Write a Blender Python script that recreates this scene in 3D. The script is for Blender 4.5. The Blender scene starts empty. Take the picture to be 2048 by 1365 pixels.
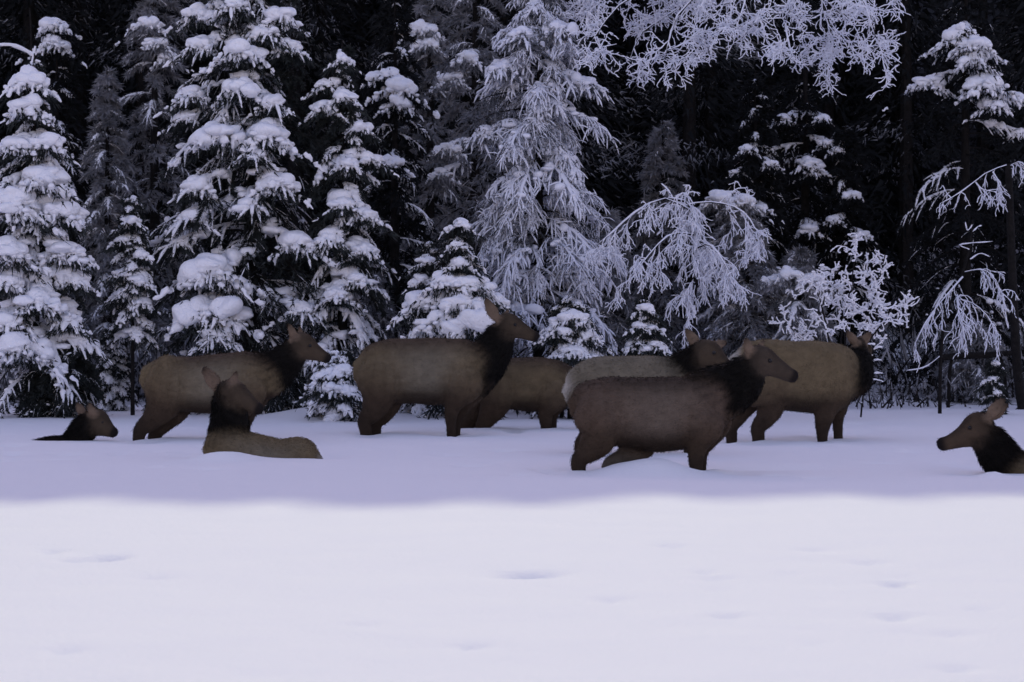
import bpy, math, random
import numpy as np
from mathutils import kdtree, Vector

# ------------------------------------------------------------------ camera, sky, sun, exposure
SC = bpy.context.scene
COL = SC.collection
F = 5689.0            # focal length in photo pixels (100 mm lens, 36 mm sensor, 2048 px)
CAM_H = 1.7
HORIZON = 600.0       # photo row of the eye level

cam_data = bpy.data.cameras.new('camera')
cam = bpy.data.objects.new('camera', cam_data)
COL.objects.link(cam)
cam_data.lens = 100.0
cam_data.sensor_width = 36.0
cam_data.clip_end = 2000.0
cam.location = (0, 0, CAM_H)
cam.rotation_euler = (math.radians(90) - math.atan(82.5 / F), 0, 0)
cam_data.dof.use_dof = True
cam_data.dof.focus_distance = 34.0
cam_data.dof.aperture_fstop = 4.0
SC.camera = cam

SUN_EL = math.radians(28)
SUN_ROT = math.radians(0)
world = bpy.data.worlds.new('World')
SC.world = world
world.use_nodes = True
wn = world.node_tree.nodes
wl = world.node_tree.links
for n in list(wn):
    wn.remove(n)
sky = wn.new('ShaderNodeTexSky')
sky.sky_type = 'NISHITA'
sky.sun_disc = False
sky.sun_elevation = SUN_EL
sky.sun_rotation = SUN_ROT
sky.air_density = 1.0
sky.dust_density = 0.6
sky.ozone_density = 2.2
tint = wn.new('ShaderNodeMix')
tint.data_type = 'RGBA'
tint.blend_type = 'MULTIPLY'
tint.inputs[0].default_value = 1.0
tint.inputs[7].default_value = (1.32, 0.87, 0.80, 1)
bgn = wn.new('ShaderNodeBackground')
bgn.inputs['Strength'].default_value = 0.15
wout = wn.new('ShaderNodeOutputWorld')
wl.new(sky.outputs[0], tint.inputs[6])
wl.new(tint.outputs[2], bgn.inputs['Color'])
wl.new(bgn.outputs[0], wout.inputs['Surface'])

sun_data = bpy.data.lights.new('sun', 'SUN')
sun_data.energy = 1.0
sun_data.angle = math.radians(0.35)
sun_data.color = (0.97, 0.97, 0.66)
sun = bpy.data.objects.new('sun', sun_data)
COL.objects.link(sun)
sun.location = (0, 100, 60)
sun.rotation_euler = (-(math.pi / 2 - SUN_EL), 0, 0)

SC.view_settings.view_transform = 'Standard'
SC.view_settings.look = 'None'
SC.view_settings.exposure = 0.95
SC.view_settings.gamma = 1.0
SC.render.engine = 'CYCLES'
SC.cycles.use_denoising = True
SC.cycles.max_bounces = 6
SC.cycles.diffuse_bounces = 3

# ------------------------------------------------------------------ helpers
def W(px, py, d):
    """photo pixel at distance d -> world point"""
    return np.array([(px - 1024) / F * d, d, CAM_H - (py - HORIZON) / F * d])

def prop(o, label=None, cat=None, group=None, kind=None):
    if label: o['label'] = label
    if cat: o['category'] = cat
    if group: o['group'] = group
    if kind: o['kind'] = kind
    return o

def empty(name, loc, label, cat, group=None, kind=None):
    o = bpy.data.objects.new(name, None)
    o.empty_display_size = 0.2
    COL.objects.link(o)
    o.location = loc
    return prop(o, label, cat, group, kind)

class MB:
    """collects numpy geometry into one mesh"""
    def __init__(s):
        s.v = []; s.f = []; s.m = []; s.n = 0
    def add(s, v, f, mat=0):
        v = np.asarray(v, dtype=np.float32).reshape(-1, 3)
        f = np.asarray(f, dtype=np.int64)
        s.v.append(v); s.f.append(f + s.n); s.m.append(np.full(len(f), mat, dtype=np.int32))
        s.n += len(v)
    def build(s, name, mats, parent=None, smooth=True):
        me = bpy.data.meshes.new(name)
        V = np.concatenate(s.v)
        if parent is not None:
            V = V - np.array(parent.location, dtype=np.float32)
        tot = np.concatenate([np.full(len(f), f.shape[1], dtype=np.int32) for f in s.f])
        idx = np.concatenate([f.ravel() for f in s.f]).astype(np.int32)
        me.vertices.add(len(V)); me.vertices.foreach_set('co', V.astype(np.float32).ravel())
        me.loops.add(len(idx)); me.loops.foreach_set('vertex_index', idx)
        me.polygons.add(len(tot))
        st = np.concatenate([[0], np.cumsum(tot)[:-1]]).astype(np.int32)
        me.polygons.foreach_set('loop_start', st)
        me.polygons.foreach_set('material_index', np.concatenate(s.m))
        me.polygons.foreach_set('use_smooth', np.full(len(tot), smooth, dtype=bool))
        for m in (mats if isinstance(mats, (list, tuple)) else [mats]):
            me.materials.append(m)
        me.update(calc_edges=True)
        o = bpy.data.objects.new(name, me)
        COL.objects.link(o)
        if parent is not None:
            o.parent = parent
        return o

def nrm(a):
    return a / (np.linalg.norm(a, axis=-1, keepdims=True) + 1e-9)

def tubes(P, R, k=6, flat=1.0):
    """P [B,N,3], R [B,N] -> closed tapered tubes. flat squashes vertically."""
    B, N, _ = P.shape
    T = np.gradient(P, axis=1)
    T = nrm(T)
    ref = np.zeros_like(T); ref[..., 2] = 1.0
    st = np.abs(T[..., 2:3]) > 0.93
    ref = np.where(st, np.array([0.0, 1.0, 0.0]), ref)
    S = nrm(np.cross(T, ref))
    U = np.cross(S, T)
    a = np.arange(k) / k * 2 * np.pi
    ring = (P[:, :, None, :] + R[:, :, None, None] * (np.cos(a)[None, None, :, None] * S[:, :, None, :]
            + flat * np.sin(a)[None, None, :, None] * U[:, :, None, :]))
    V = ring.reshape(B, N * k, 3)
    i = np.arange(N - 1)[:, None] * k
    j = np.arange(k)[None, :]
    j2 = (j + 1) % k
    q = np.stack([i + j, i + j2, i + k + j2, i + k + j], -1).reshape(-1, 4)
    Fq = (q[None] + (np.arange(B) * N * k)[:, None, None]).reshape(-1, 4)
    return V.reshape(-1, 3), Fq

def ico(sub):
    import bmesh
    bm = bmesh.new()
    bmesh.ops.create_icosphere(bm, subdivisions=sub, radius=1.0)
    v = np.array([x.co[:] for x in bm.verts]); f = np.array([[q.index for q in t.verts] for t in bm.faces])
    bm.free()
    return v, f
ICO2 = ico(2); ICO3 = ico(3)

def blobs(C, R, rng, tmpl=ICO2, amp=0.28, freq=2.6):
    """lumpy ellipsoids: C [B,3], R [B,3]"""
    tv, tf = tmpl
    B = len(C)
    n = np.zeros((B, len(tv)))
    for k in range(4):
        d = nrm(rng.normal(size=(B, 3))) * freq * (0.7 + 0.5 * k)
        ph = rng.uniform(0, 6.28, (B, 1))
        n += np.sin(np.einsum('vc,bc->bv', tv, d) + ph) / (1 + 0.6 * k)
    sc = 1 + amp * n * 0.5
    V = C[:, None, :] + tv[None] * R[:, None, :] * sc[..., None]
    Fq = (tf[None] + (np.arange(B) * len(tv))[:, None, None]).reshape(-1, 3)
    return V.reshape(-1, 3), Fq

def spikes(P, D, Ln, Wd, rng):
    """thin needle triangles at P along D"""
    s = nrm(np.cross(D, rng.normal(size=D.shape)))
    V = np.stack([P - s * Wd[:, None], P + s * Wd[:, None], P + D * Ln[:, None]], 1).reshape(-1, 3)
    return V, np.arange(len(P) * 3).reshape(-1, 3)

# ------------------------------------------------------------------ materials
def mat(name, col, rough=0.8, var=0.0, vscale=4.0, bump=0.0, bscale=20.0, spec=0.2, col2=None, detail=4):
    m = bpy.data.materials.new(name)
    m.use_nodes = True
    nt = m.node_tree
    b = nt.nodes['Principled BSDF']
    b.inputs['Roughness'].default_value = rough
    b.inputs['Specular IOR Level'].default_value = spec
    b.inputs['Base Color'].default_value = (*col, 1)
    tc = nt.nodes.new('ShaderNodeTexCoord')
    if var or col2:
        nz = nt.nodes.new('ShaderNodeTexNoise')
        nz.inputs['Scale'].default_value = vscale
        nz.inputs['Detail'].default_value = detail
        rp = nt.nodes.new('ShaderNodeValToRGB')
        c2 = col2 or tuple(min(1, c * (1 + var)) for c in col)
        c1 = col if col2 else tuple(c * (1 - var) for c in col)
        rp.color_ramp.elements[0].color = (*c1, 1); rp.color_ramp.elements[0].position = 0.35
        rp.color_ramp.elements[1].color = (*c2, 1); rp.color_ramp.elements[1].position = 0.65
        nt.links.new(tc.outputs['Object'], nz.inputs['Vector'])
        nt.links.new(nz.outputs['Fac'], rp.inputs['Fac'])
        nt.links.new(rp.outputs['Color'], b.inputs['Base Color'])
    if bump:
        nb = nt.nodes.new('ShaderNodeTexNoise')
        nb.inputs['Scale'].default_value = bscale
        nb.inputs['Detail'].default_value = 6
        bp = nt.nodes.new('ShaderNodeBump')
        bp.inputs['Strength'].default_value = bump
        bp.inputs['Distance'].default_value = 0.05
        nt.links.new(tc.outputs['Object'], nb.inputs['Vector'])
        nt.links.new(nb.outputs['Fac'], bp.inputs['Height'])
        nt.links.new(bp.outputs['Normal'], b.inputs['Normal'])
    return m

M_SNOW = mat('tree_snow', (0.82, 0.84, 0.90), 0.9, bump=0.6, bscale=26, spec=0.1)
M_FROST = mat('hoar_frost', (0.72, 0.75, 0.84), 0.9, spec=0.1)
M_NEEDLE = mat('spruce_needles', (0.010, 0.013, 0.013), 0.8, col2=(0.030, 0.036, 0.036), vscale=5)
M_NEEDLE_FROST = mat('frosted_needles', (0.035, 0.04, 0.046), 0.85, col2=(0.18, 0.19, 0.22), vscale=7)
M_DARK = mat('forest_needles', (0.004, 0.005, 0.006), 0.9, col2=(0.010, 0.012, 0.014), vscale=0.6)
M_SHADE_DUSTED = mat('shaded_dusted_needles', (0.10, 0.105, 0.115), 0.9, col2=(0.24, 0.245, 0.27), vscale=3)  # light snow dusting, with the deep forest shade mixed into the grey
M_BARK = mat('dark_bark', (0.009, 0.008, 0.008), 0.9, var=0.4, vscale=12, bump=0.6, bscale=30)
M_GROUND = mat('field_snow', (0.84, 0.84, 0.86), 0.85, bump=0.0, spec=0.1)
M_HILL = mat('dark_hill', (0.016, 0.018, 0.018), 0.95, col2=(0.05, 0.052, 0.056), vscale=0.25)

def ground_nodes(m):
    nt = m.node_tree
    b = nt.nodes['Principled BSDF']
    tc = nt.nodes.new('ShaderNodeTexCoord')
    mp = nt.nodes.new('ShaderNodeMapping')
    nt.links.new(tc.outputs['Object'], mp.inputs['Vector'])
    n1 = nt.nodes.new('ShaderNodeTexNoise'); n1.inputs['Scale'].default_value = 1.1; n1.inputs['Detail'].default_value = 3
    n2 = nt.nodes.new('ShaderNodeTexNoise'); n2.inputs['Scale'].default_value = 26; n2.inputs['Detail'].default_value = 5
    mx = nt.nodes.new('ShaderNodeMath'); mx.operation = 'MULTIPLY_ADD'; mx.inputs[1].default_value = 0.24
    bp = nt.nodes.new('ShaderNodeBump'); bp.inputs['Strength'].default_value = 0.35; bp.inputs['Distance'].default_value = 0.10
    nt.links.new(mp.outputs[0], n1.inputs['Vector']); nt.links.new(mp.outputs[0], n2.inputs['Vector'])
    nt.links.new(n2.outputs['Fac'], mx.inputs[0]); nt.links.new(n1.outputs['Fac'], mx.inputs[2])
    nt.links.new(mx.outputs[0], bp.inputs['Height'])
    nt.links.new(bp.outputs['Normal'], b.inputs['Normal'])
ground_nodes(M_GROUND)

# ------------------------------------------------------------------ ground: snow field, hill added behind the forest to shade the field
def sm(a, b, x):
    t = np.clip((x - a) / (b - a), 0, 1)
    return t * t * (3 - 2 * t)

def wav(x, y, sx, sy, seed):
    r = np.random.default_rng(seed)
    z = 0
    for k in range(6):
        a = r.uniform(0, 6.28); f = r.uniform(0.5, 1.6)
        z = z + np.sin(x / sx * f * math.cos(a) + y / sy * f * math.sin(a) + r.uniform(0, 6.28)) / 6
    return z

BUMPS = []   # (X, Y, rx, ry, height)
def bump_px(px, d, rx, ry, h):
    BUMPS.append(((px - 1024) / F * d, d, rx, ry, h))
bump_px(650, 41.0, 0.75, 1.4, 0.16)
bump_px(440, 29.7, 0.28, 0.35, 0.09)
bump_px(470, 30.0, 0.30, 0.35, 0.04)
bump_px(1300, 27.7, 0.45, 0.5, 0.10)
bump_px(1330, 28.0, 0.40, 0.5, 0.06)
bump_px(860, 41.5, 1.1, 1.6, 0.06)
bump_px(1985, 27.6, 0.12, 0.3, 0.05)
# tracks and trampled hollows
for (px, py, rx, ry, h) in [(1500, 936, .30, .3, -.07), (1600, 934, .35, .3, -.07), (1450, 938, .15, .25, -.05), (1060, 1152, .17, .16, -.07), (1030, 1156, .12, .1, -.04), (215, 1120, .09, .16, -.08), (160, 1124, .07, .1, -.03),
                            (1720, 860, .35, .5, -.05), (660, 915, .18, .4, -.06), (1160, 950, .25, .5, -.03),
                            (100, 1108, .06, .15, -.04), (1790, 1168, .06, .14, -.06), (1520, 885, .3, .5, -.03),
                            (900, 950, .5, .7, -.02), (740, 870, .2, .5, -.04), (930, 870, .3, .5, -.04),
                            (1395, 945, .14, .35, -.04), (290, 885, .25, .5, -.04)]:
    bump_px(px, CAM_H * F / (py - HORIZON), rx, ry, h)

_r = np.random.default_rng(77)
# holes the legs have punched, with a pushed up rim
for _d, _xs in [(34.6, (276, 306, 508, 523)), (36.2, (731, 752, 903, 912)), (37.6, (964, 927, 1092, 1103)),
                (34.8, (1517, 1464, 1645, 1676)), (28.3, (1157, 1222, 1392, 1404))]:
    for _x in _xs:
        bump_px(_x + 4, _d - 0.15, 0.24, 0.22, 0.012)
        bump_px(_x - 14, _d + 0.1, 0.13, 0.22, -0.07)
        bump_px(_x + _r.uniform(-70, -20), _d + _r.uniform(-.5, .5), 0.10, 0.2, -_r.uniform(.04, .09))
for _k in range(140):                               # trampled snow round the herd
    bump_px(_r.uniform(0, 2048), _r.uniform(26.5, 39.5), _r.uniform(.06, .2), _r.uniform(.1, .3), _r.uniform(-.08, .03))
for _k in range(22):
    bump_px(_r.uniform(1380, 2080) if _k % 3 else _r.uniform(0, 1500), CAM_H * F / (_r.uniform(1090, 1340) - HORIZON), _r.uniform(.05, .12), _r.uniform(.08, .18), -_r.uniform(.012, .035))

def ground_z(x, y):
    z = 0.035 * wav(x, y, 2.2, 3.5, 3) * sm(4, 14, y) + 0.012 * wav(x, y, 0.7, 1.1, 9)
    z = z + 0.10 * wav(x, y, 3.0, 3.0, 5) * sm(43, 48, y)
    z = z + 0.05 * (y - 44) * sm(44, 50, y) + 0.10 * np.clip(y - 49, 0, None) * sm(48, 54, y)
    for (bx, by, rx, ry, h) in BUMPS:
        z = z + h * np.exp(-((x - bx) / rx) ** 2 - ((y - by) / ry) ** 2)
    return z

def grid(xs, ys, fz):
    X, Y = np.meshgrid(xs, ys)
    Z = fz(X, Y)
    V = np.stack([X, Y, Z], -1).reshape(-1, 3)
    nx = len(xs)
    i = np.arange(len(ys) - 1)[:, None] * nx
    j = np.arange(nx - 1)[None, :]
    q = np.stack([i + j, i + j + 1, i + nx + j + 1, i + nx + j], -1).reshape(-1, 4)
    return V, q

xs = np.concatenate([np.linspace(-400, -14, 40)[:-1], np.arange(-14, 14.01, 0.07), np.linspace(14.05, 400, 40)[1:]])
ys = np.concatenate([np.linspace(-300, 6, 30)[:-1], np.arange(6, 48, 0.065), np.linspace(48, 75, 60)])
mb = MB(); mb.add(*grid(xs, ys, ground_z))
prop(mb.build('snow_field', M_GROUND), kind='structure')

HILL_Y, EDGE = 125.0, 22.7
def hill_z(x, y):  # added sun blocker: crest shaped from the wanted shadow edge on the field
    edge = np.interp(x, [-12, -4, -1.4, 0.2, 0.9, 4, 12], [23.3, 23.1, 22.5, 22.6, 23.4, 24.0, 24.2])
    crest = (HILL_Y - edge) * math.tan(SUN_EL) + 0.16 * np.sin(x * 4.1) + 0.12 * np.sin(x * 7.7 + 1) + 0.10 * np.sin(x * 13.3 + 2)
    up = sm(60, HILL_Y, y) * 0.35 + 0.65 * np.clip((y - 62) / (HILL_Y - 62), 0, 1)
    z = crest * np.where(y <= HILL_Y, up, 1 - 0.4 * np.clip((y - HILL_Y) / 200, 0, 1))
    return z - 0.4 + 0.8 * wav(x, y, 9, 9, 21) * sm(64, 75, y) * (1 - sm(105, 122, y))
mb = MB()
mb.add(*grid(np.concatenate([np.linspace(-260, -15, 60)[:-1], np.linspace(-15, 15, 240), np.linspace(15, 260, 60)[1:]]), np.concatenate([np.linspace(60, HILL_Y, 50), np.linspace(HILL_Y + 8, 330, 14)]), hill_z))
prop(mb.build('shading_hill', M_HILL), kind='structure')

# ------------------------------------------------------------------ spruce trees under snow
def twig_pts(base, dr, ln, droop, n=5):
    u = np.linspace(0, 1, n)
    P = base[:, None, :] + dr[:, None, :] * (ln[:, None] * u)[..., None]
    P[..., 2] -= (ln * droop)[:, None] * u ** 2
    return P

def spruce(px, d, top, width, label, seed, group=None, nb=70, low=0.03, base_dz=0.0, snow=1.0, rs=0.045, T=14, K=22, sub=0,
           bare=0.25, power=0.85, pads=(), needle=None, snow_mat=None, drop=0.35, up=0.25, nl=0.085, pad=1.0,
           name='spruce_tree', cat='spruce tree', lean=0.0, padk=7, mess=0.25, trunk_r=None, tfrac=0.36, lowdark=0.0, leader=None):
    rng = np.random.default_rng(seed)
    X = (px - 1024) / F * d
    gz = float(ground_z(np.array(X), np.array(d))) + base_dz
    ztop = CAM_H - (top - HORIZON) / F * d
    H = ztop - gz
    Rb = width / 2 / F * d
    loc = (X, d, gz)
    root = empty(name, loc, label, cat, group)
    axis = lambda h: np.stack([X + lean * (h - gz) , np.full_like(h, d)], -1)
    # trunk
    n = 9
    hh = np.linspace(gz - 0.3, ztop - 0.02, n)
    P = np.concatenate([axis(hh), hh[:, None]], 1)[None]
    tr = trunk_r or 0.014 * H + 0.02
    mb = MB(); mb.add(*tubes(P, np.linspace(tr, 0.008, n)[None], 8))
    if leader:                                     # bare upright leader above the crown
        zl = CAM_H - (leader - HORIZON) / F * d
        ax = axis(np.array([ztop]))[0]
        mb.add(*tubes(np.array([[[ax[0], d, ztop - 0.3], [ax[0] - 0.01, d, (ztop + zl) / 2], [ax[0] - 0.02, d, zl]]]), np.array([[0.02, 0.014, 0.008]]), 6))
    # branches
    t = np.clip((np.arange(nb) + rng.uniform(-0.6, 0.6, nb)) / nb, 0, 1)
    t = low + (0.985 - low) * t ** 0.92
    Lp = lambda t: Rb * np.clip(1 - t, 0, 1) ** power * (0.82 + 0.18 * sm(0, 0.12, t)) + 0.03
    L = Lp(t) * rng.uniform(1 - mess, 1 + mess * 0.5, nb)
    az = rng.uniform(0, 2 * np.pi, nb)
    az = np.arange(nb) * 2.39996 + rng.uniform(-0.5, 0.5, nb)
    h = gz + H * t
    el = up * (t * 1.6 - 0.35) + rng.normal(0, 0.08, nb)
    q = drop * rng.uniform(0.6, 1.4, nb)
    load = np.where(rng.uniform(size=nb) < bare, rng.uniform(0.0, 0.2, nb), rng.uniform(0.55, 1.35, nb)) * snow
    load = load * (1 - lowdark * (1 - sm(0.05, 0.32, t)))
    padr = np.zeros(nb)
    for (qx, qy, qw) in pads:                      # boughs whose heavy snow pad is plainly seen
        Zt = CAM_H - (qy - HORIZON) / F * d
        dx = (qx - px) / F * d - lean * (Zt - gz)
        tt = np.clip((Zt - gz) / H, 0, 0.98)
        R0 = float(Lp(np.array(tt))) * 0.95
        dy = -math.sqrt(max((0.35 * R0) ** 2, R0 ** 2 - dx ** 2))
        Lq = math.hypot(dx, dy) * 1.08
        L = np.append(L, Lq); az = np.append(az, math.atan2(dy, dx)); h = np.append(h, Zt + 0.22 * Lq)
        el = np.append(el, 0.0); q = np.append(q, 0.26); load = np.append(load, 1.5 * max(snow, 0.6))
        padr = np.append(padr, qw / 2 / F * d); t = np.append(t, tt)
    nb = len(L)
    dirh = np.stack([np.cos(az), np.sin(az), np.zeros(nb)], -1)
    base = np.concatenate([axis(h), h[:, None]], 1)
    s = np.linspace(0, 1, 7)
    def bpos(s):      # s [nb,k]
        p = base[:, None, :] + dirh[:, None, :] * (L[:, None] * s * np.cos(el)[:, None])[..., None]
        p[..., 2] += L[:, None] * (np.sin(el)[:, None] * s - q[:, None] * s ** 2)
        return p
    PB = bpos(np.tile(s, (nb, 1)))
    PB += rng.normal(0, 0.012, PB.shape) * s[None, :, None]
    mb.add(*tubes(PB, (0.006 + 0.014 * L[:, None]) * (1 - 0.8 * s)[None], 5))
    mb.build('trunk', M_BARK, root)
    # twigs
    sj = np.clip(np.linspace(0.16, 1.0, T)[None] + rng.uniform(-0.04, 0.04, (nb, T)), 0.1, 1)
    tb = bpos(sj)
    tg = nrm(np.stack([dirh[:, 0:1] * np.ones_like(sj), dirh[:, 1:2] * np.ones_like(sj),
                       np.sin(el)[:, None] - 2 * q[:, None] * sj], -1))
    side = np.where(np.arange(T) % 2 == 0, 1, -1)[None, :] * rng.uniform(0.25, 1.0, (nb, T))
    side[:, -1] *= 0.15
    lat = np.stack([-dirh[:, 1], dirh[:, 0], np.zeros(nb)], -1)
    td = nrm(tg * 0.8 + lat[:, None, :] * side[..., None] + rng.normal(0, 0.12, tb.shape) - np.array([0, 0, 0.12]))
    tl = L[:, None] * tfrac * (1 - 0.55 * sj) * rng.uniform(0.6, 1.25, (nb, T)) + 0.05
    tload = np.repeat(load, T)
    B0 = tb.reshape(-1, 3); D0 = td.reshape(-1, 3); L0 = tl.reshape(-1)
    TW = [twig_pts(B0, D0, L0, rng.uniform(0.2, 0.6, len(L0)))]
    TD = [D0]; TL = [L0]; LD = [tload]
    if sub:
        P0 = TW[0]
        for k in range(sub):
            u = rng.uniform(0.25, 1, len(L0))
            i = np.clip((u * 4).astype(int), 0, 3); fr = (u * 4 - i)[:, None]
            bb = P0[np.arange(len(L0)), i] * (1 - fr) + P0[np.arange(len(L0)), i + 1] * fr
            dd = nrm(D0 * 0.6 + rng.normal(0, 0.45, D0.shape) - np.array([0, 0, 0.45]))
            ll = L0 * rng.uniform(0.2, 0.65, len(L0)) + 0.03
            TW.append(twig_pts(bb, dd, ll, rng.uniform(0.1, 0.5, len(ll)))); TD.append(dd); TL.append(ll); LD.append(tload)
    TW = np.concatenate(TW); TD = np.concatenate(TD); TL = np.concatenate(TL); LD = np.concatenate(LD)
    # needles
    u = rng.uniform(0, 1, (len(TL), K))
    i = np.clip((u * 4).astype(int), 0, 3); fr = (u * 4 - i)[..., None]
    r_ = np.arange(len(TL))[:, None]
    NP = (TW[r_, i] * (1 - fr) + TW[r_, i + 1] * fr).reshape(-1, 3)
    ND = nrm(np.repeat(TD, K, 0) * 0.9 + rng.normal(0, 0.55, (len(NP), 3)) - np.array([0, 0, 0.25]))
    cb = MB(); cb.add(*spikes(NP, ND, nl * rng.uniform(0.6, 1.3, len(NP)), nl * 0.13 * rng.uniform(0.7, 1.4, len(NP)), rng))
    cb2 = []
    # snow: fingers on the twigs, pads on the boughs
    if snow > 0:
        sb = MB()
        k = LD > 0.12 * rng.uniform(0.3, 2.0, len(LD))
        P = TW[k].copy(); lk = LD[k]
        r = rs * np.clip(lk, 0.25, 1.3)[:, None] * rng.uniform(0.55, 1.35, (len(lk), 5)) * np.array([0.8, 1.05, 1.0, 0.8, 0.3])[None]
        r = np.minimum(r, (TL[k] * 0.32)[:, None])
        P[..., 2] += r * 0.55
        sb.add(*tubes(P, r, 6, 0.8))
        # branch cores
        kb = load > 0.2
        PC = PB[kb].copy()
        rc = rs * 2.3 * np.clip(load[kb], 0, 1.4)[:, None] * rng.uniform(0.6, 1.3, (kb.sum(), 7)) * np.array([.25, .5, .8, 1, 1.1, .9, .4])[None]
        rc = np.minimum(rc, 0.16 * L[kb][:, None])
        PC[..., 2] += rc * 0.22
        sb.add(*tubes(PC, rc, 9, 0.5))
        if pad > 0 and padk:
            sp = rng.uniform(0.35, 1.0, (nb, padk))
            C = bpos(sp)
            w = L[:, None] * 0.19 * (1.15 - 0.6 * sp) * load[:, None] * pad * rng.uniform(0.4, 1.25, (nb, padk))
            w = np.clip(w, 0.0, 0.13)
            C += lat[:, None, :] * (rng.uniform(-1, 1, (nb, padk)) * L[:, None] * 0.22 * (1.1 - 0.5 * sp))[..., None]
            C[..., 2] += w * 0.15 - 0.02
            kk = (w > 0.018)
            C = C[kk]; w = w[kk]
            R = np.stack([w * rng.uniform(0.8, 1.4, len(w)), w, w * rng.uniform(0.45, 0.95, len(w))], -1)
            sb.add(*blobs(C, R, rng, ICO2, 0.5, 3.0))
        for j in np.nonzero(padr > 0)[0]:
            c0 = bpos(np.full((nb, 1), 0.86))[j, 0]
            rad = padr[j]
            for (m, sx, wlo, whi, tm) in ((7, 0.42, 0.36, 0.58, ICO3), (34, 0.62, 0.10, 0.24, ICO2)):
                off = np.clip(rng.normal(0, sx, (m, 3)), -1, 1) * np.array([rad, rad * 0.7, rad * 0.14])
                off[:, 2] -= 0.42 * np.abs(off[:, 0]) ** 1.5 / rad ** 0.5 + (rng.uniform(0.05, 0.35, m) * rad if m > 10 else 0)
                w = rad * rng.uniform(wlo, whi, m) * (1 - 0.3 * np.abs(off[:, 0]) / rad)
                sb.add(*blobs(c0 + off, np.stack([w * rng.uniform(0.9, 1.3, m), w, w * rng.uniform(0.55, 0.85, m)], -1), rng, tm, 0.42, 3.0))
            # ragged fingers along the pad's lower edge
            m = 40
            x = rng.normal(0, 0.7, m) * rad
            b = c0 + np.stack([x, rng.uniform(-0.7, 0.3, m) * rad, -0.42 * np.abs(x) ** 1.5 / rad ** 0.5 - rng.uniform(0.05, 0.35, m) * rad], -1)
            dd = nrm(np.stack([x / rad * 0.7 + rng.normal(0, 0.4, m), rng.normal(-0.2, 0.4, m), -np.ones(m)], -1))
            ll = rad * rng.uniform(0.12, 0.55, m)
            Pf = twig_pts(b, dd, ll, np.full(m, 0.1))
            Pf += rng.normal(0, 0.03, Pf.shape) * rad
            sb.add(*tubes(Pf, rng.uniform(0.06, 0.15, m)[:, None] * rad * np.array([1, 1, .9, .7, .3])[None] * rng.uniform(.65, 1.35, (m, 5)), 6))
            m = 220                                # dark needles hanging below the pad
            x = rng.normal(0, 0.75, m) * rad
            b = c0 + np.stack([x, rng.uniform(-0.8, 0.6, m) * rad, -0.42 * np.abs(x) ** 1.5 / rad ** 0.5 - rng.uniform(0.1, 0.75, m) * rad], -1)
            dd = nrm(np.stack([x / rad * 0.6, rng.normal(-0.1, 0.4, m), -np.ones(m)], -1) + rng.normal(0, 0.35, (m, 3)))
            cb2.append((b, dd))
        prop(sb.build('snow', snow_mat or M_SNOW, root), kind='stuff')
    if cb2:
        b = np.concatenate([x[0] for x in cb2]); dd = np.concatenate([x[1] for x in cb2])
        cb.add(*spikes(b, dd, rng.uniform(0.06, 0.16, len(b)), rng.uniform(0.008, 0.018, len(b)), rng))
    cb.build('crown', needle or M_NEEDLE, root, smooth=False)
    return root

FRONT = 'snow laden conifers along the edge of the field'
# left edge spruce
spruce(70, 41.0, 105, 250, 'tall heavily snow laden spruce at the left edge with a bare upright leader', 11, FRONT, nb=85, power=0.62, snow=1.0,
       rs=0.045, bare=0.25, drop=0.6, mess=0.4, lowdark=0.85, 
       pads=[(62, 160, 80), (65, 215, 80), (40, 290, 75), (103, 285, 70), (40, 400, 110), (95, 355, 100), (130, 420, 95), (50, 415, 90),
             (30, 500, 100), (145, 500, 90), (160, 560, 60), (95, 600, 80), (20, 560, 70), (60, 690, 100), (185, 690, 50), (150, 640, 60), (30, 640, 80)])
# big central-left spruce
spruce(500, 42.5, -260, 470, 'broad dark spruce with thick separate snow pads, widest and tallest conifer at left', 23, FRONT, nb=150, power=0.6,
       snow=0.6, rs=0.028, bare=0.6, drop=0.5, T=15, pad=0.6, mess=0.3, K=42, lowdark=0.7,
       pads=[(490, 110, 90), (450, 275, 100), (548, 275, 95), (572, 372, 85), (440, 540, 130), (440, 615, 120), (612, 490, 80), (450, 672, 70),
             (400, 380, 70), (390, 440, 60), (520, 415, 45), (490, 185, 75), (400, 95, 60), (395, 30, 80), (570, 40, 80), (545, 75, 60), (590, 100, 60),
             (385, 195, 70), (370, 240, 50), (620, 620, 70), (520, 315, 50), (475, 20, 60), (560, 215, 60), (360, 490, 40)])
spruce(685, 42.0, 78, 235, 'slender snowy spruce standing close against the right side of the broad dark spruce', 35, FRONT, nb=90, power=0.6,
       snow=0.85, rs=0.034, bare=0.35, drop=0.65, lowdark=0.4, K=30, pads=[(685, 120, 40), (690, 195, 55), (650, 170, 50), (725, 255, 50), (735, 430, 60), (650, 215, 55),
             (735, 500, 55), (700, 330, 50), (725, 560, 60), (660, 480, 55), (750, 320, 50), (690, 410, 50), (680, 590, 55)])
spruce(265, 41.5, 385, 105, 'small narrow snow covered spruce sapling with a thin bare stem, between two big spruces', 41, FRONT, nb=45, low=0.36, power=0.5,
       snow=1.3, rs=0.045, bare=0.1, drop=0.5, trunk_r=0.035, pads=[(265, 440, 40), (245, 480, 35), (288, 510, 40), (245, 545, 45), (285, 560, 50), (245, 590, 42), (288, 605, 42)])
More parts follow.
